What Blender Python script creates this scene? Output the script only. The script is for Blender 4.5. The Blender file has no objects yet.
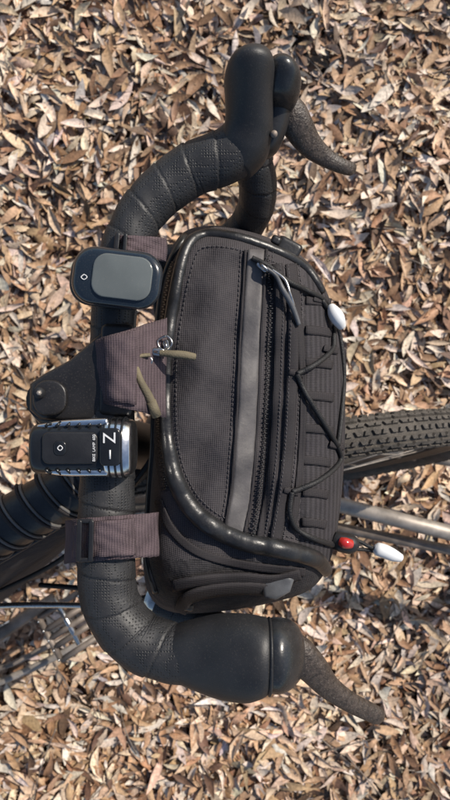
import bpy, bmesh, math, random
import numpy as np
from mathutils import Vector, Matrix
random.seed(3); rng=np.random.default_rng(5)
sc=bpy.context.scene
H=1.38; F=578.0
def P(px,py,z): 
    d=(H-z)/F
    return Vector(((px-225)*d,(400-py)*d,z))
# ---------------------------------------------------------------- materials
def mat(name,col,rough=.6,metal=0,spec=.5,var=.0,vscale=60,bump=0,bscale=400,coat=0,bdist=.001,weave=0,wscale=(900,900),wrot=0,col2=None,dust=0,perf=0,wob=.8):
    m=bpy.data.materials.new(name); m.use_nodes=True
    nt=m.node_tree; b=nt.nodes['Principled BSDF']; L=nt.links
    b.inputs['Base Color'].default_value=(*col,1); b.inputs['Roughness'].default_value=rough
    b.inputs['Metallic'].default_value=metal; b.inputs['Specular IOR Level'].default_value=spec
    b.inputs['Coat Weight'].default_value=coat; b.inputs['Coat Roughness'].default_value=.08
    tc=nt.nodes.new('ShaderNodeTexCoord')
    def mix(a,bc,fac):
        mx=nt.nodes.new('ShaderNodeMix'); mx.data_type='RGBA'
        for s,v in ((6,a),(7,bc)):
            if isinstance(v,tuple): mx.inputs[s].default_value=(*v,1)
            else: L.new(v,mx.inputs[s])
        L.new(fac,mx.inputs[0]); return mx.outputs[2]
    c=None
    if var or col2:
        n=nt.nodes.new('ShaderNodeTexNoise'); n.inputs['Scale'].default_value=vscale; n.inputs['Detail'].default_value=6
        L.new(tc.outputs['Object'],n.inputs['Vector'])
        cr=nt.nodes.new('ShaderNodeMapRange'); cr.inputs[1].default_value=.35; cr.inputs[2].default_value=.65
        L.new(n.outputs['Fac'],cr.inputs[0])
        c2=col2 or tuple(x*(1+var) for x in col); c1=col if col2 else tuple(x*(1-var) for x in col)
        c=mix(c1,c2,cr.outputs[0])
        rr=nt.nodes.new('ShaderNodeMapRange'); rr.inputs[3].default_value=max(.03,rough-.08); rr.inputs[4].default_value=min(1,rough+.1)
        L.new(n.outputs['Fac'],rr.inputs[0]); L.new(rr.outputs[0],b.inputs['Roughness'])
    if dust:
        n=nt.nodes.new('ShaderNodeTexNoise'); n.inputs['Scale'].default_value=900; n.inputs['Detail'].default_value=3
        L.new(tc.outputs['Object'],n.inputs['Vector'])
        cr=nt.nodes.new('ShaderNodeMapRange'); cr.inputs[1].default_value=.58; cr.inputs[2].default_value=.72; cr.inputs[4].default_value=dust
        L.new(n.outputs['Fac'],cr.inputs[0])
        c=mix(c if c else col,(.28,.24,.2),cr.outputs[0])
    hgt=None
    if weave:
        mp=nt.nodes.new('ShaderNodeMapping'); mp.inputs['Rotation'].default_value=(0,0,wrot); L.new(tc.outputs['Object'],mp.inputs['Vector'])
        ws=[]
        for ax,s in zip('XY',wscale):
            w=nt.nodes.new('ShaderNodeTexWave'); w.bands_direction=ax; w.inputs['Scale'].default_value=s
            w.inputs['Distortion'].default_value=wob; w.inputs['Detail'].default_value=1; w.inputs['Detail Scale'].default_value=.3
            L.new(mp.outputs[0],w.inputs['Vector']); ws.append(w.outputs['Fac'])
        mm=nt.nodes.new('ShaderNodeMath'); mm.operation='ADD'; L.new(ws[0],mm.inputs[0]); L.new(ws[1],mm.inputs[1])
        md=nt.nodes.new('ShaderNodeMath'); md.operation='MULTIPLY'; md.inputs[1].default_value=.5; L.new(mm.outputs[0],md.inputs[0])
        base=c if c else col
        dk=nt.nodes.new('ShaderNodeMapRange'); dk.inputs[1].default_value=.25;dk.inputs[2].default_value=.8; dk.inputs[3].default_value=.0; dk.inputs[4].default_value=weave
        L.new(md.outputs[0],dk.inputs[0])
        c=mix(base,tuple(min(1,x*2.6) for x in col),dk.outputs[0])
        hgt=md.outputs[0]
    if perf:
        v=nt.nodes.new('ShaderNodeTexVoronoi'); v.inputs['Scale'].default_value=perf; v.inputs['Randomness'].default_value=.2
        L.new(tc.outputs['Object'],v.inputs['Vector'])
        k=nt.nodes.new('ShaderNodeMapRange'); k.inputs[1].default_value=.15; k.inputs[2].default_value=.36
        L.new(v.outputs['Distance'],k.inputs[0]); hgt=k.outputs[0]
        inv=nt.nodes.new('ShaderNodeMapRange'); inv.inputs[3].default_value=.85; inv.inputs[4].default_value=0; L.new(k.outputs[0],inv.inputs[0])
        c=mix(c if c else col,(.003,.003,.003),inv.outputs[0])
    if c is not None: L.new(c,b.inputs['Base Color'])
    nrm=None
    if hgt is not None:
        bp=nt.nodes.new('ShaderNodeBump'); bp.inputs['Strength'].default_value=.6; bp.inputs['Distance'].default_value=.0006
        L.new(hgt,bp.inputs['Height']); nrm=bp.outputs[0]
    if bump:
        n=nt.nodes.new('ShaderNodeTexNoise'); n.inputs['Scale'].default_value=bscale; n.inputs['Detail'].default_value=5
        L.new(tc.outputs['Object'],n.inputs['Vector'])
        bp=nt.nodes.new('ShaderNodeBump'); bp.inputs['Strength'].default_value=bump; bp.inputs['Distance'].default_value=bdist
        L.new(n.outputs['Fac'],bp.inputs['Height'])
        if nrm: L.new(nrm,bp.inputs['Normal'])
        nrm=bp.outputs[0]
    if nrm: L.new(nrm,b.inputs['Normal'])
    return m
M={}
M['fabric']=mat('bag_fabric',(.029,.026,.028),.82,spec=.35,var=.14,vscale=22,weave=.95,wscale=(200,330),wrot=.06,bump=.6,bscale=30,bdist=.008,wob=1.8,dust=.08)
M['fabric2']=mat('pocket_fabric',(.022,.020,.022),.82,spec=.3,var=.2,vscale=40,weave=.9,wscale=(70,230),bump=.6,bscale=50,bdist=.006,dust=.10)
M['side']=mat('side_fabric',(.021,.0195,.021),.78,spec=.35,var=.2,vscale=30,weave=.8,wscale=(240,200),bump=.8,bscale=32,bdist=.010,dust=.08)
M['piping']=mat('piping_rubber',(.017,.017,.018),.36,var=.25,vscale=90,bump=.3,bscale=100,bdist=.003,dust=.08)
M['flap']=mat('zip_flap',(.095,.088,.088),.62,var=.15,vscale=60,bump=.5,bscale=90,bdist=.002,dust=.15)
M['web']=mat('webbing',(.019,.017,.0185),.78,spec=.3,var=.2,weave=.8,wscale=(260,260),dust=.08)
M['strap']=mat('strap_webbing',(.064,.048,.053),.9,spec=.2,var=.2,vscale=80,weave=.55,wscale=(170,260),bump=.5,bscale=120,bdist=.002,dust=.2)
M['cord']=mat('elastic_cord',(.010,.010,.011),.6,bump=.6,bscale=900)
M['cordg']=mat('grey_cord',(.13,.125,.12),.5,bump=.4,bscale=900)
M['olive']=mat('olive_cord',(.15,.125,.08),.8,var=.2,bump=.6,bscale=900)
M['stitch']=mat('stitch_thread',(.075,.07,.075),.8)
M['steel']=mat('zip_metal',(.55,.54,.52),.28,metal=1,var=.15,vscale=300)
M['tape']=mat('bar_tape',(.024,.024,.0255),.50,var=.2,vscale=60,bump=.3,bscale=1600,bdist=.0005,perf=480,dust=.10)
M['rubber']=mat('hood_rubber',(.019,.019,.0205),.46,var=.2,vscale=50,bump=.35,bscale=1500,bdist=.0005,dust=.1)
M['gloss']=mat('gloss_plastic',(.012,.013,.015),.20,spec=.5,var=.15,vscale=80,bump=.05,bscale=300)
M['cap']=mat('hood_cap_plastic',(.020,.021,.023),.26,spec=.5,var=.2,vscale=120,bump=.1,bscale=700,dust=.1)
M['lever']=mat('lever_blade',(.050,.038,.031),.40,var=.4,vscale=250,bump=.8,bscale=600,bdist=.001,dust=.4)
M['stem']=mat('stem_paint',(.017,.016,.0165),.38,var=.2,vscale=50,bump=.1,bscale=500,dust=.12)
M['plastic']=mat('black_plastic',(.016,.016,.0175),.38,var=.2,bump=.15,bscale=500)
M['buckle']=mat('grey_buckle',(.085,.088,.095),.45,var=.2,bump=.15,bscale=500)
M['screen']=mat('lcd_screen',(.115,.128,.125),.14,spec=.5,coat=.6,var=.10,vscale=30,dust=.12)
M['bezel']=mat('computer_bezel',(.012,.018,.026),.18,coat=.5,dust=.08)
M['alu']=mat('alu_fin',(.80,.80,.80),.22,metal=1,var=.1,vscale=200)
M['lens']=mat('lamp_lens',(.6,.61,.62),.10,metal=.8,coat=1)
M['print']=mat('print_grey',(.7,.7,.7),.5)
M['tyre']=mat('tyre_rubber',(.066,.058,.050),.85,var=.35,vscale=60,bump=.6,bscale=400,dust=.7)
M['frame']=mat('frame_paint',(.02,.02,.022),.4,var=.2,dust=.2)
M['tube']=mat('weathered_steel',(.34,.30,.26),.5,metal=.4,var=.25,vscale=40,bump=.2,bscale=200,dust=.4)
M['tube2']=mat('dull_steel',(.22,.18,.15),.6,metal=.4,var=.3,vscale=40,bump=.2,bscale=200,dust=.4)
M['white']=mat('white_plastic',(.75,.76,.76),.35,var=.05)
M['red']=mat('red_reflector',(.45,.02,.015),.2,coat=1)
# ---------------------------------------------------------------- helpers
def empty(n,loc=(0,0,0)):
    e=bpy.data.objects.new(n,None); sc.collection.objects.link(e); e.location=loc; e.empty_display_size=.05; return e
BIKE=empty('bicycle'); BAG=empty('handlebar_bag'); LIGHT=empty('bicycle_light'); COMP=empty('cycling_computer')
RACK=empty('bicycle_rack'); FBAG=empty('frame_bag')
def mesh(name,vs,fs,m,parent=None,smooth=True,solid=0,sub=0,bevel=0):
    me=bpy.data.meshes.new(name); me.from_pydata([tuple(v) for v in vs],[],fs); me.update()
    bm=bmesh.new(); bm.from_mesh(me); bmesh.ops.recalc_face_normals(bm,faces=bm.faces); bm.to_mesh(me); bm.free()
    if smooth:
        for p in me.polygons: p.use_smooth=True
    me.materials.append(M[m]); o=bpy.data.objects.new(name,me); sc.collection.objects.link(o)
    if parent: o.parent=parent
    if solid:
        md=o.modifiers.new('s','SOLIDIFY'); md.thickness=solid; md.offset=0
    if bevel:
        md=o.modifiers.new('b','BEVEL'); md.width=bevel; md.segments=2; md.limit_method='ANGLE'
    if sub:
        md=o.modifiers.new('u','SUBSURF'); md.levels=sub; md.render_levels=sub
    return o
def catmull(pts,n=8,closed=False):
    pts=[np.array(p,float) for p in pts]; N=len(pts); out=[]
    seg=N if closed else N-1
    for i in range(seg):
        if closed: a,b,c,d=pts[(i-1)%N],pts[i],pts[(i+1)%N],pts[(i+2)%N]
        else: a,b,c,d=pts[max(i-1,0)],pts[i],pts[i+1],pts[min(i+2,N-1)]
        for k in range(n):
            t=k/n
            out.append(.5*((2*b)+(-a+c)*t+(2*a-5*b+4*c-d)*t*t+(-a+3*b-3*c+d)*t**3))
    if not closed: out.append(pts[-1])
    return out
def tube(name,pts,rad,m,parent=None,n=14,sub=8,wrap=0,flat=1,capround=True,smooth=True):
    N=len(pts)
    if not isinstance(rad,(list,tuple)): rad=[rad]*N
    d=[(*p,r) for p,r in zip(pts,rad)]
    c=catmull(d,sub) if (sub>1 and N>2) else [np.array(x,float) for x in d]
    pos=[Vector(x[:3]) for x in c]; R=[max(1e-5,x[3]) for x in c]
    if wrap:
        L=[0]
        for i in range(1,len(pos)): L.append(L[-1]+(pos[i]-pos[i-1]).length)
        K=int(L[-1]/.0008); s=np.linspace(0,L[-1],K)
        pos=[Vector((np.interp(q,L,[p.x for p in pos]),np.interp(q,L,[p.y for p in pos]),np.interp(q,L,[p.z for p in pos]))) for q in s]
        R=[float(np.interp(q,L,R)) for q in s]; n=40
    vs=[];fs=[]; ref=None; s=0
    for i,p in enumerate(pos):
        t=(pos[min(i+1,len(pos)-1)]-pos[max(i-1,0)]).normalized()
        if ref is None:
            ref=Vector((0,0,1)) if abs(t.z)<.9 else Vector((1,0,0))
        u=(ref-t*ref.dot(t)).normalized(); ref=u; v=t.cross(u)
        if i: s+=(p-pos[i-1]).length
        for k in range(n):
            a=2*math.pi*k/n; r=R[i]
            if wrap:
                ph=(s/wrap+k/n+.06*math.sin(s*70))%1.0
                r+= .0007*(ph) - (.0006 if ph<.06 else 0)+.0002*math.sin(s*310+a*3)
            vs.append(p+u*math.cos(a)*r*flat+v*math.sin(a)*r)
    for i in range(len(pos)-1):
        for k in range(n):
            fs.append((i*n+k,i*n+(k+1)%n,(i+1)*n+(k+1)%n,(i+1)*n+k))
    fs.append(tuple(range(n))); fs.append(tuple((len(pos)-1)*n+k for k in range(n)))
    return mesh(name,vs,fs,m,parent,smooth)
def join(objs,name):
    bpy.ops.object.select_all(action='DESELECT')
    for o in objs: o.select_set(True)
    bpy.context.view_layer.objects.active=objs[0]; bpy.ops.object.join(); objs[0].name=name; return objs[0]
def rrect(cx,cy,w,h,r,rot=0,n=6,e=None):
    pts=[]
    for sx,sy,a0 in ((1,1,0),(-1,1,90),(-1,-1,180),(1,-1,270)):
        for k in range(n+1):
            a=math.radians(a0+90*k/n)
            x=sx*(w/2-r)+r*math.cos(a); y=sy*(h/2-r)+r*math.sin(a)
            ca,sa=math.cos(rot),math.sin(rot)
            pts.append((cx+x*ca-y*sa,cy+x*sa+y*ca))
    return pts
def pillow(name,outl,ztop,thick,rim,m,parent,crown=0,rings=4,zslope=(0,0)):
    o=np.array(outl,float); c=o.mean(0); N=len(o); ext=np.abs(o-c).max(0)
    pxm=(H-ztop)/F; rz=min(rim*pxm,thick*.8)
    prof=[(ztop-thick,rim*.6),(ztop-thick+.2*rz,0),(ztop-rz,0)]
    for k in range(1,rings+1):
        a=math.pi/2*k/rings; prof.append((ztop-rz+rz*math.sin(a),rim*(1-math.cos(a))))
    vs=[];fs=[]
    for z,i in prof:
        for q in o:
            d=q-c; f=1-i/np.maximum(ext,1e-3); 
            w=c+d*f
            vs.append(P(w[0],w[1],z+zslope[0]*(w[0]-c[0])+zslope[1]*(w[1]-c[1])))
    for s,cz in ((.66,.55),(.33,.9)):
        for q in o:
            d=(q-c)*(1-rim/np.maximum(ext,1e-3))*s; w=c+d
            vs.append(P(w[0],w[1],ztop+crown*cz+zslope[0]*(w[0]-c[0])+zslope[1]*(w[1]-c[1])))
    R=len(prof)+2
    for i in range(R-1):
        for k in range(N): fs.append((i*N+k,i*N+(k+1)%N,(i+1)*N+(k+1)%N,(i+1)*N+k))
    vs.append(P(c[0],c[1],ztop+crown)); t=len(vs)-1
    for k in range(N): fs.append(((R-1)*N+k,(R-1)*N+(k+1)%N,t))
    fs.append(tuple(range(N)))
    return mesh(name,vs,fs,m,parent)
# ---------------------------------------------------------------- BAG
outl=catmull([(152,400),(153,340),(160,285),(178,238),(205,226),(245,230),(290,248),(318,275),(336,320),(344,380),(345,440),(341,500),(332,555),(312,588),(270,603),(215,612),(172,612),(150,596),(143,560),(146,500),(150,450)],8,True)
OUT=np.array(outl); CEN=np.array([245,415.])
def sdist(x,y):
    p=np.array([x,y]); a=OUT; b=np.roll(OUT,-1,0); ab=b-a
    t=np.clip(((p-a)*ab).sum(1)/(ab**2).sum(1),0,1); d=np.sqrt((((a+ab*t[:,None])-p)**2).sum(1)).min()
    cond=((a[:,1]>y)!=(b[:,1]>y))&(x<(b[:,0]-a[:,0])*(y-a[:,1])/(b[:,1]-a[:,1]+1e-9)+a[:,0])
    return d if cond.sum()%2 else -d
ZT=.935; ZL=.872
def SZ(x,y):
    d=max(0,sdist(x,y)); dx=(x-245)/100; dy=(y-415)/190; 
    an=math.hypot(dx,dy)+1e-6; wx=(dx/an)**2; wy=(dy/an)**2
    R=wx*(72 if dx>0 else 22)+wy*(60 if dy>0 else 24)
    t=min(1,d/R); z=ZL+(ZT-ZL)*math.sqrt(max(0,1-(1-t)**2))
    z+=.011*math.exp(-((x-205)/42)**2-((y-380)/150)**2)
    z+=.0020*math.sin(x*.11+y*.031)*t+.0015*math.sin(y*.085-x*.05)*t+.0012*math.sin(y*.17+x*.09+2*math.sin(x*.03))*t
    z-=.0030*math.exp(-((x-(268-.03*(y-400)))/4)**2)*t
    z-=.0040*math.exp(-((x-(302-.02*(y-400)))/4)**2)*t
    z+=.0030*math.exp(-((x-(322-.02*(y-400)))/12)**2)*t*(1+.6*math.sin(y*.095))
    return z
def S(x,y,l=0): return P(x,y,SZ(x,y)+l)
NA=len(OUT); NR=46
vs=[];fs=[]
vs.append(S(*CEN))
for i in range(1,NR+1):
    r=(i/NR)**.8
    for q in OUT:
        w=CEN+(q-CEN)*r
        vs.append(S(w[0],w[1]))
refl=[P(q[0],q[1],ZL) for q in OUT]; c0=sum(refl,Vector())/NA
for z,s in ((ZL-.015,1.0),(ZL-.04,.985),(ZL-.075,.95),(ZL-.095,.86),(ZL-.10,.6)):
    for q in refl:
        v=c0+(q-c0)*s; v.z=z; v.y+=-.1*(ZL-z)*1.0; vs.append(v)
TR=NR+5
for k in range(NA): fs.append((0,1+k,1+(k+1)%NA))
for i in range(TR-1):
    for k in range(NA): fs.append((1+i*NA+k,1+i*NA+(k+1)%NA,1+(i+1)*NA+(k+1)%NA,1+(i+1)*NA+k))
fs.append(tuple(1+(TR-1)*NA+k for k in range(NA)))
body=mesh('bag_body',vs,fs,'fabric',BAG)
body.data.materials.append(M['fabric2']); body.data.materials.append(M['side'])
for p in body.data.polygons:
    c=p.center; d=(H-c.z)/F; x=c.x/d+225; y=400-c.y/d
    if c.z<ZL+.003 or (y>560 and x<325): p.material_index=2
    elif x>302-.02*(y-400): p.material_index=1
def ribbon(name,pts,hw,m,lift=.0015,hf=None,n=6,across=6,thick=.0012,parent=BAG):
    hf=hf or SZ
    if not isinstance(hw,(list,tuple)): hw=[hw]*len(pts)
    c=catmull([(*p,w) for p,w in zip(pts,hw)],n); vs=[];fs=[]
    for i,q in enumerate(c):
        a=c[max(0,i-1)][:2]; b=c[min(len(c)-1,i+1)][:2]; t=(b-a)/np.linalg.norm(b-a); nn=np.array([-t[1],t[0]])
        for k in range(across+1):
            s=2*k/across-1; w=q[:2]+nn*s*q[2]
            l=lift*(1-.35*abs(s)**6)
            vs.append(P(w[0],w[1],hf(w[0],w[1])+l))
    A=across+1
    for i in range(len(c)-1):
        for k in range(across): fs.append((i*A+k,i*A+k+1,(i+1)*A+k+1,(i+1)*A+k))
    return mesh(name,vs,fs,m,parent,solid=thick)
def stube(name,pts,r,m,lift=0,sub=6,n=10,parent=BAG):
    c=catmull(pts,sub); return tube(name,[S(q[0],q[1],lift) for q in c],r if not isinstance(r,list) else [float(np.interp(i/(len(c)-1),np.linspace(0,1,len(r)),r)) for i in range(len(c))],m,parent,n=n,sub=1)
def stitches(name,pts,lift=.0012,ln=3.0,gap=1.8,m='stitch',r=.00035,sub=8):
    c=catmull(pts,sub); L=[0]
    for i in range(1,len(c)): L.append(L[-1]+np.linalg.norm(c[i]-c[i-1]))
    xs=[q[0] for q in c]; ys=[q[1] for q in c]; s=0; obs=[]
    while s+ln<L[-1]:
        pp=[]
        for k,h in ((0,-.0004),(.2,.0003),(.8,.0003),(1,-.0004)):
            q=s+ln*k; pp.append(S(np.interp(q,L,xs),np.interp(q,L,ys),lift+h))
        obs.append(tube('st',pp,r,m,BAG,n=5,sub=1)); s+=ln+gap
    return join(obs,name)
pip=[(322,292),(303,266),(268,248),(232,237),(203,235),(186,250),(175,295),(168,345),(166,400),(169,450),(180,490),(203,520),(240,540),(285,550),(315,559),(328,573)]
stube('lid_piping',pip,[.0035,.0042,.0045,.0045,.0045,.0048,.0052,.0052,.0055,.006,.007,.0075,.0075,.0075,.007,.005],'piping',.001,8,16)
stitches('piping_stitch_line',[(300,276),(268,259),(232,248),(205,247),(195,258),(185,298),(178,345),(176,400),(179,448),(190,483),(210,508),(242,526),(285,536),(318,545)],.0008)
stube('body_piping',[(185,236),(166,275),(158,330),(155,400),(153,450),(149,500),(147,555),(156,592)],.003,'piping',.001,8,12)
def zipper(name,pts,lift,step=2.4,w=2.2,m='plastic'):
    c=catmull(pts,10); L=[0]
    for i in range(1,len(c)): L.append(L[-1]+np.linalg.norm(c[i]-c[i-1]))
    xs=[q[0] for q in c]; ys=[q[1] for q in c]; s=0; obs=[];k=0
    while s<L[-1]-1:
        x,y=np.interp(s,L,xs),np.interp(s,L,ys); x2,y2=np.interp(s+1,L,xs),np.interp(s+1,L,ys); n=np.array([-(y2-y),(x2-x)]); n/=np.linalg.norm(n)+1e-9
        o=(.6 if k%2 else -.6)
        a=(x+n[0]*(o-w*.7),y+n[1]*(o-w*.7)); b=(x+n[0]*(o+w*.7),y+n[1]*(o+w*.7))
        obs.append(tube('t',[S(*a,lift),S((a[0]+b[0])/2,(a[1]+b[1])/2,lift+.0004),S(*b,lift)],.0006,m,BAG,n=6,sub=1)); s+=step;k+=1
    return join(obs,name)
ribbon('lid_zip_tape',[(172,262),(164,310),(160,360),(159,400),(160,450),(166,490)],5,'web',.0012)
zipper('lid_zip_teeth',[(172,262),(164,310),(160,360),(159,400),(160,450),(166,490)],.0024)
flap=[(256,250),(253,300),(250,350),(248,400),(245,450),(241,495),(234,533)]
ribbon('zip_flap_strip',flap,[8,9,9.5,9.5,10,10,10],'flap',.0022,thick=.0015)
sh=lambda pts,d:[(x+d,y) for x,y in pts]
stube('flap_edge',sh(flap,-10.5),.0011,'web',.002); stube('flap_edge',sh(flap,10.5),.0013,'web',.002)
stitches('flap_stitches',sh(flap,-15),.0008); stitches('flap_stitches',sh(flap,17),.0008)
zp=[(266,256),(270,300),(268,350),(266,400),(263,450),(259,495),(252,537)]
zipper('front_zip_teeth',sh(zp,1),.003)
wb=[(284,264),(287,300),(286,350),(284,400),(281,450),(276,495),(268,541)]
ribbon('webbing_band',sh(wb,-7),5,'web',.002); ribbon('webbing_band',sh(wb,7),5.5,'web',.0024)
stitches('webbing_stitches',sh(wb,-4),.0028,2.4,1.6); stitches('webbing_stitches',sh(wb,4),.003,2.4,1.6); stitches('webbing_stitches',sh(wb,15),.001)
for i,y in enumerate((300,330,362,395,428,460,492,522)):
    x0=304-.02*(y-400)
    ribbon('pocket_rib',[(x0,y),(x0+14,y+1),(x0+30-abs(y-410)*.05,y+3)],4.2,'web',.0012,n=4,across=4)
ribbon('front_top_band',[(292,282),(300,330),(303,400),(300,470),(292,530)],3,'web',.002)
for (x,y) in ((297,374),(292,492),(322,300),(332,350),(338,446),(333,545)):
    ribbon('cord_loop',[(x-8,y-2),(x,y),(x+6,y+1)],3.2,'web',.004,n=4,across=4,thick=.001)
cords=[[(252,258),(268,266),(286,280),(306,290),(324,300),(335,316)],
 [(335,316),(334,336),(332,350),(316,364),(297,374)],[(297,374),(305,392),(322,420),(338,446)],
 [(338,446),(340,462),(320,480),(292,492)],[(292,492),(290,512),(296,528),(312,538),(333,545)],
 [(322,300),(338,330),(344,370),(342,410),(338,446)]]
for c in cords: stube('elastic_cord',c,.0021,'cord',.0055,8,10)
def slider(name,cx,cy,ang,z,parent=BAG,s=1):
    pillow(name,rrect(cx,cy,15*s,9*s,3*s,ang),z,.004,1.5,'steel',parent)
    dx,dy=math.cos(ang),math.sin(ang)
    tube('pull_ring',[P(cx-4*s*dx,cy-4*s*dy,z),P(cx,cy,z+.003),P(cx+7*s*dx,cy+7*s*dy,z+.002),P(cx+12*s*dx,cy+12*s*dy,z)],.0011,'steel',parent,n=8)
def loopring(name,pts,r,m,parent=BAG):
    pts=pts+[pts[0],pts[1]]; tube(name,pts,r,m,parent,n=8,sub=6)
slider('zip_slider',147,362,2.6,.956,s=.9); slider('zip_slider',158,352,.1,.958,s=.9)
slider('zip_slider',166,345,1.4,.955,s=.7)
loopring('pull_link',[P(134,360,.955),P(142,354,.957),P(152,360,.958),P(146,368,.957),P(137,367,.955)],.001,'steel')
loopring('pull_link',[P(158,340,.955),P(166,336,.957),P(172,342,.958),P(168,350,.957),P(160,348,.955)],.0009,'steel')
tube('olive_pull',[P(160,353,.962),P(172,354,.963),P(184,355,.962),P(195,357,.959)],[.0022,.0027,.0030,.0026],'olive',BAG,n=12)
tube('olive_pull',[P(134,362,.966),P(140,380,.967),P(149,397,.964),P(156,412,.960)],[.0022,.0027,.0032,.0026],'olive',BAG,n=12)
tube('olive_loop',[P(150,355,.962),P(138,357,.965),P(132,366,.967),P(136,382,.967),P(147,396,.964)],[.0015]*5,'olive',BAG,n=8)
tube('olive_pull_end',[P(151,401,.9635),P(157,416,.959)],[.0036,.0036],'olive',BAG,n=12)
slider('zip_slider',263,266,.7,SZ(263,266)+.006,s=.9)
tube('front_pull_cord',[S(266,268,.008),S(276,276,.009),S(283,290,.010),S(292,306,.009),S(299,325,.006)],[.0016,.0016,.0020,.0022,.0018],'buckle',BAG,n=10)
tube('front_pull_cord',[S(272,270,.008),S(285,280,.009),S(290,294,.010),S(294,306,.009)],[.0012,.0012,.0012,.0012],'steel',BAG,n=8)
tube('cord_tip',[P(331,306,.905),P(334,312,.908),P(338,319,.908),P(342,327,.904)],[.003,.0055,.0058,.0035],'white',BAG,n=14)
tube('cord_tail',[P(345,541,.89),P(358,541,.887),P(368,546,.883),P(380,551,.88)],.0016,'cord',BAG,n=8)
tube('cord_tail',[P(345,546,.885),P(356,549,.883),P(368,550,.88),P(380,553,.88)],.0016,'cord',BAG,n=8)
tube('cord_end_cap',[P(374,548,.882),P(377,549,.882),P(384,551,.882),P(393,555,.88),P(401,558,.878)],[.003,.0055,.006,.0055,.0035],'white',BAG,n=14)
tube('cord_lock',[P(334,539,.885),P(341,542,.887),P(350,544,.887),P(354,545,.885)],[.0075,.0085,.0085,.006],'plastic',BAG,n=16)
tube('red_clip',[P(340,541,.893),P(345,543,.895),P(351,544,.893)],[.0035,.0048,.004],'red',BAG,n=14)
ribbon('side_strap',[(172,586),(205,580),(240,578),(275,580),(300,574)],5,'web',.006,thick=.002)
ribbon('side_strap',[(180,612),(188,598),(215,590),(250,588),(285,592)],6,'web',.009,thick=.002)
pillow('side_buckle',[(262,584),(272,575),(288,573),(294,580),(290,592),(276,600),(264,598)],.925,.014,4,'buckle',BAG)
pillow('side_buckle',rrect(188,601,14,20,3,.2),.91,.010,3,'plastic',BAG)
pillow('top_buckle',rrect(289,247,26,15,4,.5),.915,.012,4,'plastic',BAG)
pillow('top_buckle',rrect(276,240,10,9,3,.5),.92,.010,3,'plastic',BAG)
ribbon('gusset_panel',[(158,500),(172,530),(200,553),(250,566),(305,572)],4,'web',.0015)
# ---------------------------------------------------------------- HANDLEBAR
zb=.945
upper=[P(112,398,zb),P(113,340,zb),P(116,290,zb),P(126,245,zb),P(148,205,.944),(P(188,172,.944)),P(225,157,.946),P(248,140,.948)]
tube('bar_tape_run',upper,[.0165,.0165,.0168,.0172,.0178,.019,.0195,.0195],'tape',BIKE,wrap=.024)
lower=[P(110,398,zb),P(108,450,zb),P(107,500,zb),P(106,560,.946),P(112,605,.946),P(136,638,.947),P(170,652,.950),P(205,655,.956)]
tube('bar_tape_run',lower,[.0185,.0195,.0205,.0212,.0212,.0210,.0208,.0200],'tape',BIKE,wrap=.026)
tube('drop_section',[P(246,135,.935),P(254,165,.915),P(258,190,.895),P(253,214,.872),P(234,238,.85),P(195,258,.84),P(150,262,.84)],.0155,'tape',BIKE,wrap=.022)
tube('drop_section',[P(230,655,.94),P(240,648,.90),P(228,636,.86),P(190,615,.835),P(158,600,.83)],.0155,'tape',BIKE,wrap=.022)
tube('bar_end_plug',[P(160,601,.83),P(152,597,.83),P(146,595,.83)],[.013,.013,.010],'steel',BIKE)
def loft(name,secs,m,parent,n=32,sub=6,power=2.1):
    c=catmull(secs,sub); vs=[];fs=[]
    for q in c:
        px,py,z,hw,hh,dx,dy=q; hw=max(hw,.3); hh=max(hh,.0005); nx,ny=-dy,dx; l=math.hypot(nx,ny); nx/=l;ny/=l
        for k in range(n):
            a=2*math.pi*k/n; ca,sa=math.cos(a),math.sin(a)
            e=2/power; cx=math.copysign(abs(ca)**e,ca); sx=math.copysign(abs(sa)**e,sa)
            p0=P(px,py,z); sc_=(H-z)/F
            vs.append(p0+Vector((nx*hw*cx*sc_,-ny*hw*cx*sc_,hh*sx)))
    for i in range(len(c)-1):
        for k in range(n): fs.append((i*n+k,i*n+(k+1)%n,(i+1)*n+(k+1)%n,(i+1)*n+k))
    fs.append(tuple(range(n))); fs.append(tuple((len(c)-1)*n+k for k in range(n)))
    return mesh(name,vs,fs,m,parent)
# bottom hood
loft('brake_hood',[(172,652,.951,25,.019,1,0),(184,653,.954,30,.0205,1,0),(196,654,.957,34,.0215,1,0),(210,655,.961,38.5,.022,1,0),(226,656,.967,41.5,.023,1,0.02),(246,657.5,.972,42,.024,1,.02),(259,657,.974,39,.024,1,.02),(267,656,.974,36,.022,1,.02),(270,656,.974,31,.018,1,.02),(271,656,.974,20,.01,1,.02)],'rubber',BIKE)
loft('hood_cap',[(264,656,.972,33,.020,1,.02),(271,655,.974,35.5,.0225,1,.02),(280,655,.974,36,.0225,1,.02),(290,654,.971,33,.020,1,.02),(298,653,.967,26,.016,1,.02),(303,653,.963,15,.010,1,.02),(304.5,653,.961,4,.003,1,.02)],'cap',BIKE,power=2.0)
loft('hood_seam_ring',[(267,656,.974,35.5,.0220,1,.02),(268.5,656,.974,37,.0232,1,.02),(270,656,.974,37,.0232,1,.02),(271.5,656,.974,34.5,.0215,1,.02)],'rubber',BIKE)
loft('brake_lever',[(282,645,.955,18,.010,1,.7),(298,654,.955,18,.009,1,.8),(314,670,.95,15.5,.008,.8,1),(330,688,.94,12,.0065,1,.8),(350,702,.93,10,.0055,1,.45),(368,711,.92,9.5,.005,1,.3),(379,716,.915,8.5,.004,1,.3),(384,717,.912,4,.002,1,.3)],'lever',BIKE,n=24)
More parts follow.
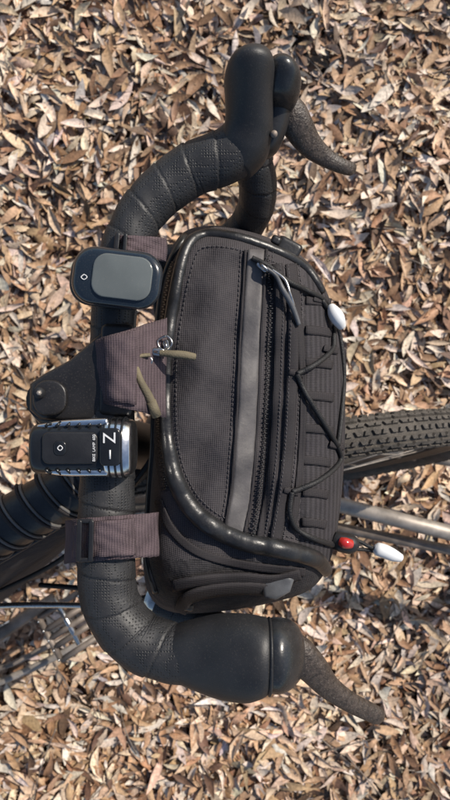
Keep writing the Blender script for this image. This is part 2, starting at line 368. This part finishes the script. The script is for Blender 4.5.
# top hood
loft('brake_hood',[(232,168,.944,20,.016,.5,-1),(241,155,.949,25,.019,.25,-1),(247,138,.954,25.5,.021,.08,-1),(249,120,.962,24,.022,0,-1),(249,100,.972,24,.022,0,-1),(249,82,.98,25,.023,.0,-1),(251,68,.985,23.5,.021,.06,-1),(254,59,.985,19,.017,.1,-1),(257,53,.984,12,.010,.1,-1),(258,51,.984,3,.002,.1,-1)],'rubber',BIKE)
loft('hood_cap',[(270,112,.958,9,.010,.2,-1),(275,106,.962,17,.017,.2,-1),(279,95,.966,20,.020,.1,-1),(281,82,.970,20,.021,.05,-1),(281,72,.972,17,.019,.0,-1),(280,64,.972,12,.013,0,-1),(279,59,.971,3,.004,0,-1)],'cap',BIKE,power=2.0)
loft('lever_pivot',[(258,156,.945,8,.010,.3,-1),(264,147,.947,14,.012,.3,-1),(271,127,.950,16,.014,.3,-1),(278,106,.955,14,.014,.3,-1)],'plastic',BIKE)
tube('pivot_bolt',[P(274,134,.961),P(274,134,.966)],.0026,'tube2',BIKE,n=12,sub=1)
loft('brake_lever',[(282,100,.945,11,.009,.5,1),(290,112,.945,16,.010,.5,1),(300,130,.94,15,.009,.6,1),(312,147,.93,12,.007,1,1),(328,159,.92,9,.0055,1,.5),(342,166,.915,7.5,.005,1,.3),(352,169,.91,6.5,.004,1,.2),(356,169,.908,3,.002,1,.2)],'lever',BIKE,n=24)
# stem
pillow('stem',[(30,384),(44,374),(70,360),(92,341),(104,330),(128,322),(134,340),(134,400),(128,419),(96,420),(62,421),(40,419),(30,410)],.962,.030,6,'stem',BIKE,crown=.002,zslope=(.00004,0))
pillow('stem_faceplate',rrect(117,370,34,92,6,.03),.9655,.02,4,'stem',BIKE,crown=.001)
pillow('top_cap',rrect(50,398,34,36,15),.9655,.01,3,'stem',BIKE,crown=.001)
tube('cap_bolt',[P(39,393,.966),P(39,393,.9682)],.0042,'plastic',BIKE,n=16,sub=1)
tube('cap_bolt_socket',[P(39,393,.966),P(39,393,.9688)],.0019,'tube',BIKE,n=6,sub=1)
# bar straps
def bstrap(name,prof,y0,y1,m='strap',skew=0,parent=BAG,n=4,thick=.0018,sag=0,x1=0):
    c=catmull(prof,n); vs=[];fs=[];A=13
    for i,(x,z) in enumerate(c):
        f=i/(len(c)-1)
        ya=np.interp(f,[0,1],y0) ; yb=np.interp(f,[0,1],y1)
        for k in range(A):
            t=k/(A-1); vs.append(P(x+skew*t*(1-f)+.7*math.sin(t*5+i*.5),ya+(yb-ya)*t,z+.0011*math.sin(t*7+i*.7)+.0005*math.sin(t*19-i)-sag*abs(2*t-1)**3))
    for i in range(len(c)-1):
        for k in range(A-1): fs.append((i*A+k,i*A+k+1,(i+1)*A+k+1,(i+1)*A+k))
    return mesh(name,vs,fs,m,parent,solid=thick)
bstrap('velcro_strap',[(90,.945),(93,.957),(100,.968),(112,.9755),(126,.974),(140,.965),(152,.956),(166,.948)],(347,318),(398,418),skew=8)
bstrap('velcro_strap_flap',[(104,.9735),(113,.9785),(126,.9775),(136,.973)],(338,330),(400,405),thick=.0020,skew=4)
bstrap('strap',[(66,.925),(69,.945),(78,.960),(92,.968),(106,.9705),(122,.968),(136,.958),(150,.945),(158,.935)],(521,512),(564,556))
bstrap('strap_overlap',[(74,.957),(84,.967),(96,.9725),(108,.974),(124,.971),(134,.962)],(524,518),(559,555),thick=.0022)
for x in (79,91): pillow('ladder_buckle',rrect(x,541,5,42,2,.03),.977,.006,1.5,'plastic',BAG)
for y in (521,560): pillow('ladder_buckle',rrect(85,y,17,4.5,2,0),.976,.006,1.5,'plastic',BAG)
bstrap('strap',[(102,.935),(106,.948),(116,.960),(128,.9635),(142,.959),(156,.949),(166,.94)],(233,238),(250,262))
pillow('ladder_buckle',rrect(117,241,5,18,2,.1),.970,.006,1.5,'plastic',BAG)
pillow('ladder_buckle',rrect(125,242,4,18,2,.1),.970,.006,1.5,'plastic',BAG)
# ---------------------------------------------------------------- COMPUTER
rot=.12
pillow('computer_body',rrect(117,278,90,58,22,rot,10),.992,.018,7,'bezel',COMP,crown=.0015)
pillow('computer_base',rrect(112,280,84,56,22,rot,10),.976,.010,3,'plastic',COMP)
pillow('computer_screen',rrect(122,277,60,44,14,rot,8),.9945,.003,1.5,'screen',COMP,crown=.0012)
pillow('computer_mount',rrect(116,282,40,36,10,rot),.968,.012,3,'plastic',COMP)
tube('computer_button',[P(78,289,.985),P(80,291,.986),P(83,293,.985)],.0022,'plastic',COMP,n=10)
loopring('button_icon',[P(81,277,.9928),P(84,274.5,.9928),P(87,277,.9928),P(84,279.5,.9928)],.0003,'print',COMP)
def text(name,s,px,py,z,size,rotz,m,parent):
    cu=bpy.data.curves.new(name,'FONT'); cu.body=s; cu.size=size; cu.extrude=.0002; cu.align_x='CENTER'; cu.align_y='CENTER'
    o=bpy.data.objects.new(name,cu); sc.collection.objects.link(o); o.location=P(px,py,z); o.rotation_euler=(0,0,rotz); cu.materials.append(M[m])
    bpy.ops.object.select_all(action='DESELECT'); o.select_set(True); bpy.context.view_layer.objects.active=o; bpy.ops.object.convert(target='MESH'); o=bpy.context.view_layer.objects.active; o.parent=parent; return o
# ---------------------------------------------------------------- LIGHT (a rounded barrel along x, lens end at the right)
loft('light_body',[(34,448,.968,16,.010,1,0),(36,448,.968,22,.015,1,0),(42,448,.968,25,.0175,1,0),(60,448,.968,26,.0185,1,0),(90,447.5,.968,27,.019,1,0),(108,447,.968,28,.0195,1,0),(112,447,.968,28.5,.020,1,0)],'gloss',LIGHT,power=3.0,n=40)
loft('light_head',[(108,447,.968,27,.019,1,0),(110,447,.968,29.5,.0205,1,0),(116,447,.968,30,.021,1,0),(124,447,.968,29.5,.0205,1,0),(131,447,.968,27.5,.019,1,0),(134,447,.968,24,.017,1,0),(135,447,.968,12,.008,1,0)],'alu',LIGHT,power=2.8,n=40)
for x in (114,120,126):
    loft('head_groove',[(x-1.2,447,.968,29,.0202,1,0),(x-1,447,.968,30.4,.0214,1,0),(x+1,447,.968,30.4,.0214,1,0),(x+1.2,447,.968,29,.0202,1,0)],'gloss',LIGHT,power=2.8,n=40,sub=2)
pillow('light_mount',rrect(90,447,40,40,9,.0),.958,.02,3,'plastic',LIGHT)
pillow('light_top_plate',rrect(70,448,56,32,7,.0),.9885,.004,2,'plastic',LIGHT,crown=.0006)
pillow('light_head_plate',rrect(110,447,21,38,5,.0),.9905,.004,2,'gloss',LIGHT,crown=.0006)
for s in (-1,1):
    tube('side_rail',[P(38,448+s*21,.978),P(60,448+s*23.5,.9805),P(85,447.5+s*24.5,.981),P(108,447+s*25,.9815)],[.0018,.0028,.003,.003],'alu',LIGHT,n=12)
    for i in range(6):
        x=48+i*10.5; tube('rail_slot',[P(x-2.5,448+s*21.5,.985),P(x+2.5,448+s*26,.982)],.0011,'gloss',LIGHT,n=8,sub=1)
text('light_logo','Z',110,438,.9913,.012,math.pi/2,'print',LIGHT)
tube('logo_bar',[P(110,450,.9912),P(110,459,.9912)],.0006,'print',LIGHT,n=6,sub=1)
text('light_text','BIKE  LAMP  600',94,448,.9892,.0026,math.pi/2,'print',LIGHT)
pillow('light_button',rrect(60,448,13,15,5,.0),.9902,.003,2,'gloss',LIGHT,crown=.0006)
loopring('button_icon',[P(57.5,448,.9910),P(60,445.5,.9910),P(62.5,448,.9910),P(60,450.5,.9910)],.0003,'print',LIGHT)
# ---------------------------------------------------------------- WHEELS / FRAME
def wheel(C,yaw,lean,parent):
    f=Vector((math.cos(yaw),math.sin(yaw),0)); l=Vector((-math.sin(yaw),math.cos(yaw),0))
    u=Vector((0,0,1))*math.cos(lean)+l*math.sin(lean); a=l*math.cos(lean)-Vector((0,0,1))*math.sin(lean)
    def W(th,R,w): return C+f*(R*math.sin(th))+u*(R*math.cos(th))+a*w
    Rm,r=.333,.0240; vs=[];fs=[];N=160;n=20
    for i in range(N):
        for k in range(n):
            q=2*math.pi*k/n; vs.append(W(2*math.pi*i/N,Rm+r*math.cos(q),r*math.sin(q)))
    for i in range(N):
        for k in range(n): fs.append((i*n+k,i*n+(k+1)%n,((i+1)%N)*n+(k+1)%n,((i+1)%N)*n+k))
    mesh('tyre',vs,fs,'tyre',parent)
    vs=[];fs=[]
    K=190
    for i in range(K):
        for j,(phi,wd,ln,off) in enumerate(((0,.16,.36,0),(.40,.13,.40,.5),(-.42,.13,.40,.5),(.76,.14,.5,0),(-.78,.14,.5,0),(1.12,.12,.4,.5),(-1.12,.12,.4,.5))):
            t0=2*math.pi*(i+off)/K; dt=2*math.pi/K*ln
            b=len(vs)
            for hr,sc_ in ((r-.0005,1),(r+.0034,.8)):
                for st,sp in ((-1,-1),(1,-1),(1,1),(-1,1)):
                    q=phi+sp*wd*sc_*.8; th=t0+st*dt*sc_+ sp*.3*dt*(1 if (i+j)%2 else -1)
                    vs.append(W(th,Rm+hr*math.cos(q),hr*math.sin(q)))
            fs+= [(b+4,b+5,b+6,b+7)]+[(b+x,b+(x+1)%4,b+4+(x+1)%4,b+4+x) for x in range(4)]
    mesh('tyre_knobs',vs,fs,'tyre',parent,smooth=False)
    vs=[];fs=[]; prof=[(.312,-.012),(.312,.012),(.300,.012),(.288,.004),(.288,-.004),(.300,-.012)]
    for i in range(N):
        for R_,w in prof: vs.append(W(2*math.pi*i/N,R_,w))
    for i in range(N):
        for k in range(6): fs.append((i*6+k,i*6+(k+1)%6,((i+1)%N)*6+(k+1)%6,((i+1)%N)*6+k))
    mesh('rim',vs,fs,'frame',parent,smooth=False)
    sp=[]
    for i in range(28):
        s=1 if i%2 else -1; t=2*math.pi*i/28; t2=t+ (1.2 if (i//2)%2 else -1.2)
        sp.append(tube('spoke',[W(t2,.022,.028*s),W(t,.289,.0)],.001,'tube',parent,n=6,sub=1))
    join(sp,'spokes')
    tube('hub',[W(0,0,-.05),W(0,0,-.03),W(0,0,-.028),W(0,0,.028),W(0,0,.03),W(0,0,.05)],[.012,.012,.022,.022,.012,.010],'frame',parent,n=20,sub=1)
    return f,l,u,a
Cf=Vector((.10,-.124,.350))
f1,l1,u1,a1=wheel(Cf,math.radians(9),math.radians(12),BIKE)
crown=Vector((-.075,-.055,.735)); 
for s in (-1,1):
    tube('fork_leg',[crown,crown+a1*.035*s+Vector((.01,-.004,-.02)),crown.lerp(Cf,.4)+a1*.048*s,Cf+a1*.055*s],[.016,.016,.014,.009],'frame',BIKE,n=16)
tube('head_tube',[Vector((-.135,-.012,.905)),Vector((-.115,-.035,.83)),crown],[.022,.023,.026],'frame',BIKE,n=20)
tube('steerer_spacers',[P(50,398,.94),Vector((-.135,-.010,.905))],[.018,.019],'frame',BIKE,n=20,sub=1)
BB=Vector((-.50,-.42,.285)); seat=Vector((-.58,-.335,.80)); RA=Vector((-.86,-.65,.350))
tt=[Vector((-.118,-.068,.815)),Vector((-.148,-.086,.812)),Vector((-.222,-.124,.806)),Vector((-.40,-.225,.80)),seat]
tube('top_tube',tt,[.024,.0235,.022,.020,.018],'frame',BIKE,n=20)
tube('down_tube',[crown+Vector((-.01,0,.02)),BB],.022,'frame',BIKE,n=20,sub=1)
tube('seat_tube',[seat+(seat-BB)*.2,BB],.016,'frame',BIKE,n=16,sub=1)
yawr=math.atan2(.54,.84)
f2,l2,u2,a2=wheel(RA,yawr,math.radians(10),BIKE)
for s in (-1,1):
    tube('chain_stay',[BB+a2*.03*s,RA+a2*.065*s],.010,'frame',BIKE,n=10,sub=1)
    tube('seat_stay',[seat+a2*.01*s,RA+a2*.065*s],.008,'frame',BIKE,n=10,sub=1)
sp=seat+(seat-BB)*.36
tube('seat_post',[seat,sp],.0135,'plastic',BIKE,n=14,sub=1)
tube('saddle',[sp-f2*.13,sp-f2*.05,sp+f2*.03,sp+f2*.14],[.055,.065,.035,.018],'plastic',BIKE,n=20,flat=.35)
for s,dr in ((-1,1),(1,-1)):
    a0=BB+a2*.06*s; e=a0+(f2*.165*dr)+Vector((0,0,-.03*dr))
    tube('crank_arm',[a0,e],[.014,.010],'tube2',BIKE,n=12,sub=1)
    tube('pedal_axle',[e,e+a2*.10*s],.006,'steel',BIKE,n=10,sub=1)
    pc=e+a2*.062*s; w=a2*.045; g=f2*.045
    obs=[]
    for q0,q1 in ((w+g,w-g),(w-g,-w-g),(-w-g,-w+g),(-w+g,w+g),(g,-g),(w*.4+g,w*.4-g),(-w*.4+g,-w*.4-g)):
        obs.append(tube('pd',[pc+q0,pc+q1],.006,'tube2',BIKE,n=8,sub=1))
    for i in range(5):
        for t in (g,-g):
            b=pc+t+w*(i/2-1)*.9; obs.append(tube('pin',[b,b+Vector((0,0,.011))],.002,'steel',BIKE,n=6,sub=1))
    join(obs,'pedal')
vs=[];fs=[];N=84
for w in (-.0015,.0015):
    for rr in (0,1):
        for i in range(N):
            t=2*math.pi*i/N; R_=(.076+(.005 if i%2 else 0)) if rr else .052
            vs.append(BB+a2*(-.048+w)+f2*R_*math.sin(t)+u2*R_*math.cos(t))
for i in range(N):
    j=(i+1)%N; fs+=[(i,j,N+j,N+i),(2*N+i,2*N+j,3*N+j,3*N+i),(N+i,N+j,3*N+j,3*N+i),(i,j,2*N+j,2*N+i)]
mesh('chainring',vs,fs,'steel',BIKE,smooth=False)
tube('brake_hose',[P(180,612,.70),P(150,608,.70),P(100,606,.70),P(50,605,.68),P(0,606,.66),P(-60,612,.60)],.0035,'steel',BIKE,n=10)
tube('brake_hose',[P(150,262,.84),P(165,420,.82),P(120,500,.80),P(60,560,.74),P(-20,600,.66)],.003,'cord',BIKE,n=8)
tube('brake_hose',[P(165,560,.84),P(158,590,.80),P(130,600,.76),P(95,590,.74),P(40,585,.70)],.003,'cord',BIKE,n=8)
# frame bag
lat=Vector((.50,-.86,0))
A=[Vector((-.125,-.075,.795)),Vector((-.235,-.14,.79)),Vector((-.45,-.265,.78)),Vector((-.50,-.34,.52)),Vector((-.44,-.35,.36)),Vector((-.30,-.24,.53)),Vector((-.16,-.115,.70))]
ac=[Vector(q) for q in catmull(A,6,True)]; cc=sum(ac,Vector())/len(ac); n=len(ac); vs=[];fs=[]
for w,s in ((-.026,.9),(-.018,.99),(.018,.99),(.028,.93),(.034,.7),(.037,.4)):
    for q in ac: vs.append(cc+(q-cc)*s+lat*w)
for i in range(5):
    for k in range(n): fs.append((i*n+k,i*n+(k+1)%n,(i+1)*n+(k+1)%n,(i+1)*n+k))
fs.append(tuple(range(n))); fs.append(tuple(5*n+k for k in range(n)))
mesh('frame_bag_body',vs,fs,'side',FBAG)
tube('frame_bag_seam',[cc+(q-cc)*.97+lat*.024 for q in ac]+[cc+(ac[0]-cc)*.97+lat*.024],.0025,'piping',FBAG,n=8,sub=1)
# padded sleeve over the top tube, laced with a thin cord
ax=(tt[3]-tt[1]).normalized(); s_=ax.cross(Vector((0,0,1))).normalized(); up=s_.cross(ax)
tube('tube_sleeve',[tt[1].lerp(tt[3],-.06),tt[1].lerp(tt[3],.0),tt[1].lerp(tt[3],.3),tt[1].lerp(tt[3],.7),tt[1].lerp(tt[3],1)],[.022,.0265,.0268,.026,.024],'piping',FBAG,n=28)
for i in range(13):
    p=tt[1].lerp(tt[3],(i-.4)/13)
    pts=[]
    for k in range(25):
        a=math.radians(-150+300*k/24); off=.022*(k/24-.5)
        pts.append(p+up*(.0278*math.cos(a))+s_*(.0278*math.sin(a))+ax*off*1.6)
    tube('lacing_cord',pts,.0016,'cordg',FBAG,n=8,sub=1)
    pts=[q+ax*.004 for q in pts]; tube('sleeve_strap',pts,.0036,'web',FBAG,n=8,sub=1,flat=.45)
# ---------------------------------------------------------------- RACK
def gt(name,a,b,r,m): return tube(name,[a,b],r,m,RACK,n=18,sub=1)
a=P(300,495,.30); b=P(450,533,.30); e=b+(b-a)*.9; gt('rack_rail',a-(b-a)*.25,e,.0145,'tube')
a2_=P(300,520,.27); b2_=P(450,550,.27); e2=b2_+(b2_-a2_)*.9; gt('rack_rail',a2_-(b2_-a2_)*.25,e2,.010,'tube2')
gt('rack_leg',e,Vector((e.x+.02,e.y,0)),.0145,'tube'); gt('rack_leg',e2,Vector((e2.x+.02,e2.y,0)),.010,'tube2')
a=P(360,448,.2); b=P(450,462,.22); gt('rack_rail',a,b+(b-a)*1.6,.009,'tube')
tube('rack_foot',[P(-60,705,.10),P(0,682,.10),P(45,662,.10),P(88,640,.09),P(104,636,.03)],.008,'tube',RACK,n=12)
tube('rack_foot',[P(-60,675,.12),P(0,668,.12),P(40,650,.12),P(70,635,.08)],.006,'tube2',RACK,n=12)
# ---------------------------------------------------------------- GROUND
gm=bpy.data.materials.new('leaf_ground'); gm.use_nodes=True; nt=gm.node_tree; b=nt.nodes['Principled BSDF']; b.inputs['Roughness'].default_value=.9
tc=nt.nodes.new('ShaderNodeTexCoord'); v=nt.nodes.new('ShaderNodeTexVoronoi'); v.inputs['Scale'].default_value=45
mp=nt.nodes.new('ShaderNodeMapping'); mp.inputs['Scale'].default_value=(1,.5,1); nt.links.new(tc.outputs['Object'],mp.inputs[0]); nt.links.new(mp.outputs[0],v.inputs['Vector'])
cr=nt.nodes.new('ShaderNodeValToRGB'); cr.color_ramp.elements[0].color=(.06,.035,.02,1); cr.color_ramp.elements[1].color=(.46,.33,.23,1)
sp_=nt.nodes.new('ShaderNodeSeparateColor'); nt.links.new(v.outputs['Color'],sp_.inputs[0]); nt.links.new(sp_.outputs[0],cr.inputs[0]); nt.links.new(cr.outputs[0],b.inputs['Base Color'])
bp=nt.nodes.new('ShaderNodeBump'); bp.inputs['Distance'].default_value=.01; nt.links.new(v.outputs['Distance'],bp.inputs['Height']); nt.links.new(bp.outputs[0],b.inputs['Normal'])
M['ground']=gm
mesh('ground',[(-150,-150,0),(150,-150,0),(150,150,0),(-150,150,0)],[(0,1,2,3)],'ground',smooth=False)
lm=bpy.data.materials.new('dry_leaf'); lm.use_nodes=True; nt=lm.node_tree; b=nt.nodes['Principled BSDF']; b.inputs['Roughness'].default_value=.6; b.inputs['Specular IOR Level'].default_value=.4
at=nt.nodes.new('ShaderNodeAttribute'); at.attribute_name='Col'
tc=nt.nodes.new('ShaderNodeTexCoord'); nz=nt.nodes.new('ShaderNodeTexNoise'); nz.inputs['Scale'].default_value=160; nz.inputs['Detail'].default_value=4; nt.links.new(tc.outputs['Object'],nz.inputs['Vector'])
mr=nt.nodes.new('ShaderNodeMapRange'); mr.inputs[1].default_value=.3; mr.inputs[2].default_value=.7; mr.inputs[3].default_value=.65; mr.inputs[4].default_value=1.25; nt.links.new(nz.outputs['Fac'],mr.inputs[0])
mx=nt.nodes.new('ShaderNodeVectorMath'); mx.operation='SCALE'; nt.links.new(at.outputs['Color'],mx.inputs[0]); nt.links.new(mr.outputs[0],mx.inputs['Scale']); nt.links.new(mx.outputs[0],b.inputs['Base Color'])
bp=nt.nodes.new('ShaderNodeBump'); bp.inputs['Strength'].default_value=.5; bp.inputs['Distance'].default_value=.002; nt.links.new(nz.outputs['Fac'],bp.inputs['Height']); nt.links.new(bp.outputs[0],b.inputs['Normal'])
def leaves(N,xr,yr,zmax,smin,smax,slim=(.17,.36)):
    st=np.array([0,.22,.5,.78,1.]); wp=np.array([.06,.75,1,.62,.03]); ac_=np.array([-1,0,1.])
    T=np.zeros((15,3)); 
    for i in range(5):
        for j in range(3): T[i*3+j]=((st[i]-.5),wp[i]*ac_[j]*.5,0)
    L=smin+(smax-smin)*rng.beta(1.7,2.0,N); W=L*rng.uniform(*slim,N)
    curl=rng.normal(0,.40,N)*L; cup=rng.normal(.2,.40,N); bend=rng.normal(0,.16,N)*L
    X=T[None,:,0]*L[:,None]; Y=T[None,:,1]*W[:,None]; Z=curl[:,None]*(T[None,:,0]**2)*1.6+cup[:,None]*np.abs(T[None,:,1])*W[:,None]*1.2
    Y=Y+bend[:,None]*(T[None,:,0]**2)*2
    tw_=rng.normal(0,.45,N)[:,None]*T[None,:,0]*2
    Y,Z=Y*np.cos(tw_)-Z*np.sin(tw_),Y*np.sin(tw_)+Z*np.cos(tw_)
    V=np.stack([X,Y,Z],-1)
    yaw=rng.uniform(0,2*np.pi,N); pit=rng.normal(0,.20,N); rol=rng.normal(0,.28,N)
    def rx(a): c,s=np.cos(a),np.sin(a); o=np.zeros_like(c); i=o+1; return np.stack([i,o,o,o,c,-s,o,s,c],-1).reshape(-1,3,3)
    def ry(a): c,s=np.cos(a),np.sin(a); o=np.zeros_like(c); i=o+1; return np.stack([c,o,s,o,i,o,-s,o,c],-1).reshape(-1,3,3)
    def rz(a): c,s=np.cos(a),np.sin(a); o=np.zeros_like(c); i=o+1; return np.stack([c,-s,o,s,c,o,o,o,i],-1).reshape(-1,3,3)
    Rm=rz(yaw)@ry(pit)@rx(rol); V=np.einsum('nij,nkj->nki',Rm,V)
    pos=np.stack([rng.uniform(*xr,N),rng.uniform(*yr,N),.006+zmax*rng.uniform(0,1,N)**1.2],-1)
    pos[:,2]+=.014*(np.sin(pos[:,0]*9+1)*np.sin(pos[:,1]*7))+.006*np.sin(pos[:,0]*23+pos[:,1]*17)+.018
    V=V+pos[:,None,:]; V[...,2]=np.maximum(V[...,2],.002)
    pal=np.array([[.70,.57,.45],[.60,.44,.31],[.47,.30,.18],[.32,.18,.10],[.14,.08,.05],[.62,.53,.45]])
    ch=rng.choice(6,N,p=[.17,.25,.25,.16,.08,.09]); C=pal[ch]*rng.uniform(.75,1.12,(N,1))*(1+rng.normal(0,.03,(N,3)))
    pt=1+.14*np.sin(pos[:,0]*5.1+2*np.sin(pos[:,1]*3.3))*np.cos(pos[:,1]*4.2)
    C=np.clip(C*pt[:,None],.01,.85)
    C=np.repeat(C[:,None,:],15,1); C=np.concatenate([C,np.ones((N,15,1))],-1)
    C[:,1::3,:3]*=1.12
    q=[]
    for i in range(4):
        for j in range(2): q.append((i*3+j,(i+1)*3+j,(i+1)*3+j+1,i*3+j+1))
    q=np.array(q); Fc=(q[None]+(np.arange(N)*15)[:,None,None]).reshape(-1,4)
    return V.reshape(-1,3),Fc,C.reshape(-1,4)
parts=[leaves(44000,(-1.0,1.0),(-1.45,1.45),.034,.030,.088),leaves(12000,(-.9,.9),(-1.3,1.3),.030,.014,.03,(.3,.6)),leaves(20000,(-3.2,3.2),(-3.6,3.6),.02,.04,.085)]
off=0;VV=[];FF=[];CC=[]
for V,Fc,C in parts: VV.append(V);FF.append(Fc+off);CC.append(C);off+=len(V)
VV=np.concatenate(VV);FF=np.concatenate(FF);CC=np.concatenate(CC)
me=bpy.data.meshes.new('leaf_litter'); me.vertices.add(len(VV)); me.vertices.foreach_set('co',VV.ravel())
me.loops.add(FF.size); me.loops.foreach_set('vertex_index',FF.ravel().astype(np.int32)); me.polygons.add(len(FF))
me.polygons.foreach_set('loop_start',np.arange(0,FF.size,4,dtype=np.int32)); me.polygons.foreach_set('loop_total',np.full(len(FF),4,np.int32))
me.polygons.foreach_set('use_smooth',np.ones(len(FF),bool))
me.update(calc_edges=True); ca=me.color_attributes.new('Col','FLOAT_COLOR','POINT'); ca.data.foreach_set('color',CC.ravel())
me.materials.append(lm); lo=bpy.data.objects.new('leaf_litter',me); sc.collection.objects.link(lo)
tw=[]
for i in range(110):
    x,y=random.uniform(-.8,.8),random.uniform(-1.2,1.2); a=random.uniform(0,6.28); L=random.uniform(.05,.2)
    d=Vector((math.cos(a),math.sin(a),0)); p=Vector((x,y,random.uniform(.045,.06)))
    tw.append(tube('tw',[p,p+d*L*.5+Vector((random.uniform(-.01,.01),random.uniform(-.01,.01),.006)),p+d*L+Vector((random.uniform(-.01,.01),random.uniform(-.01,.01),0))],[.0016,.0013,.0007],'tube2',None,n=6,sub=4))
join(tw,'twigs')
# ---------------------------------------------------------------- LIGHT / CAM
el=math.radians(40); az=math.radians(40)
d=Vector((math.cos(el)*math.cos(az),math.cos(el)*math.sin(az),math.sin(el)))
sl=bpy.data.lights.new('sun','SUN'); sl.energy=4.8; sl.angle=math.radians(.5); sl.color=(1,.92,.81)
so=bpy.data.objects.new('sun',sl); sc.collection.objects.link(so); so.rotation_euler=d.to_track_quat('Z','Y').to_euler()
w=bpy.data.worlds.new('World'); sc.world=w; w.use_nodes=True; nt=w.node_tree; bg=nt.nodes['Background']
sk=nt.nodes.new('ShaderNodeTexSky'); sk.sky_type='NISHITA'; sk.sun_disc=False; sk.sun_elevation=el; sk.sun_rotation=math.pi/2-az
nt.links.new(sk.outputs[0],bg.inputs[0]); bg.inputs[1].default_value=.115
cam=bpy.data.cameras.new('camera'); co=bpy.data.objects.new('camera',cam); sc.collection.objects.link(co); sc.camera=co
co.location=(0,0,H); co.rotation_euler=(0,0,0); cam.sensor_fit='VERTICAL'; cam.sensor_height=36; cam.lens=F/800*36
cam.clip_start=.02; cam.clip_end=500
cam.dof.use_dof=True; cam.dof.focus_distance=.43; cam.dof.aperture_fstop=12
sc.view_settings.view_transform='Standard'; sc.view_settings.look='None'; sc.view_settings.exposure=0
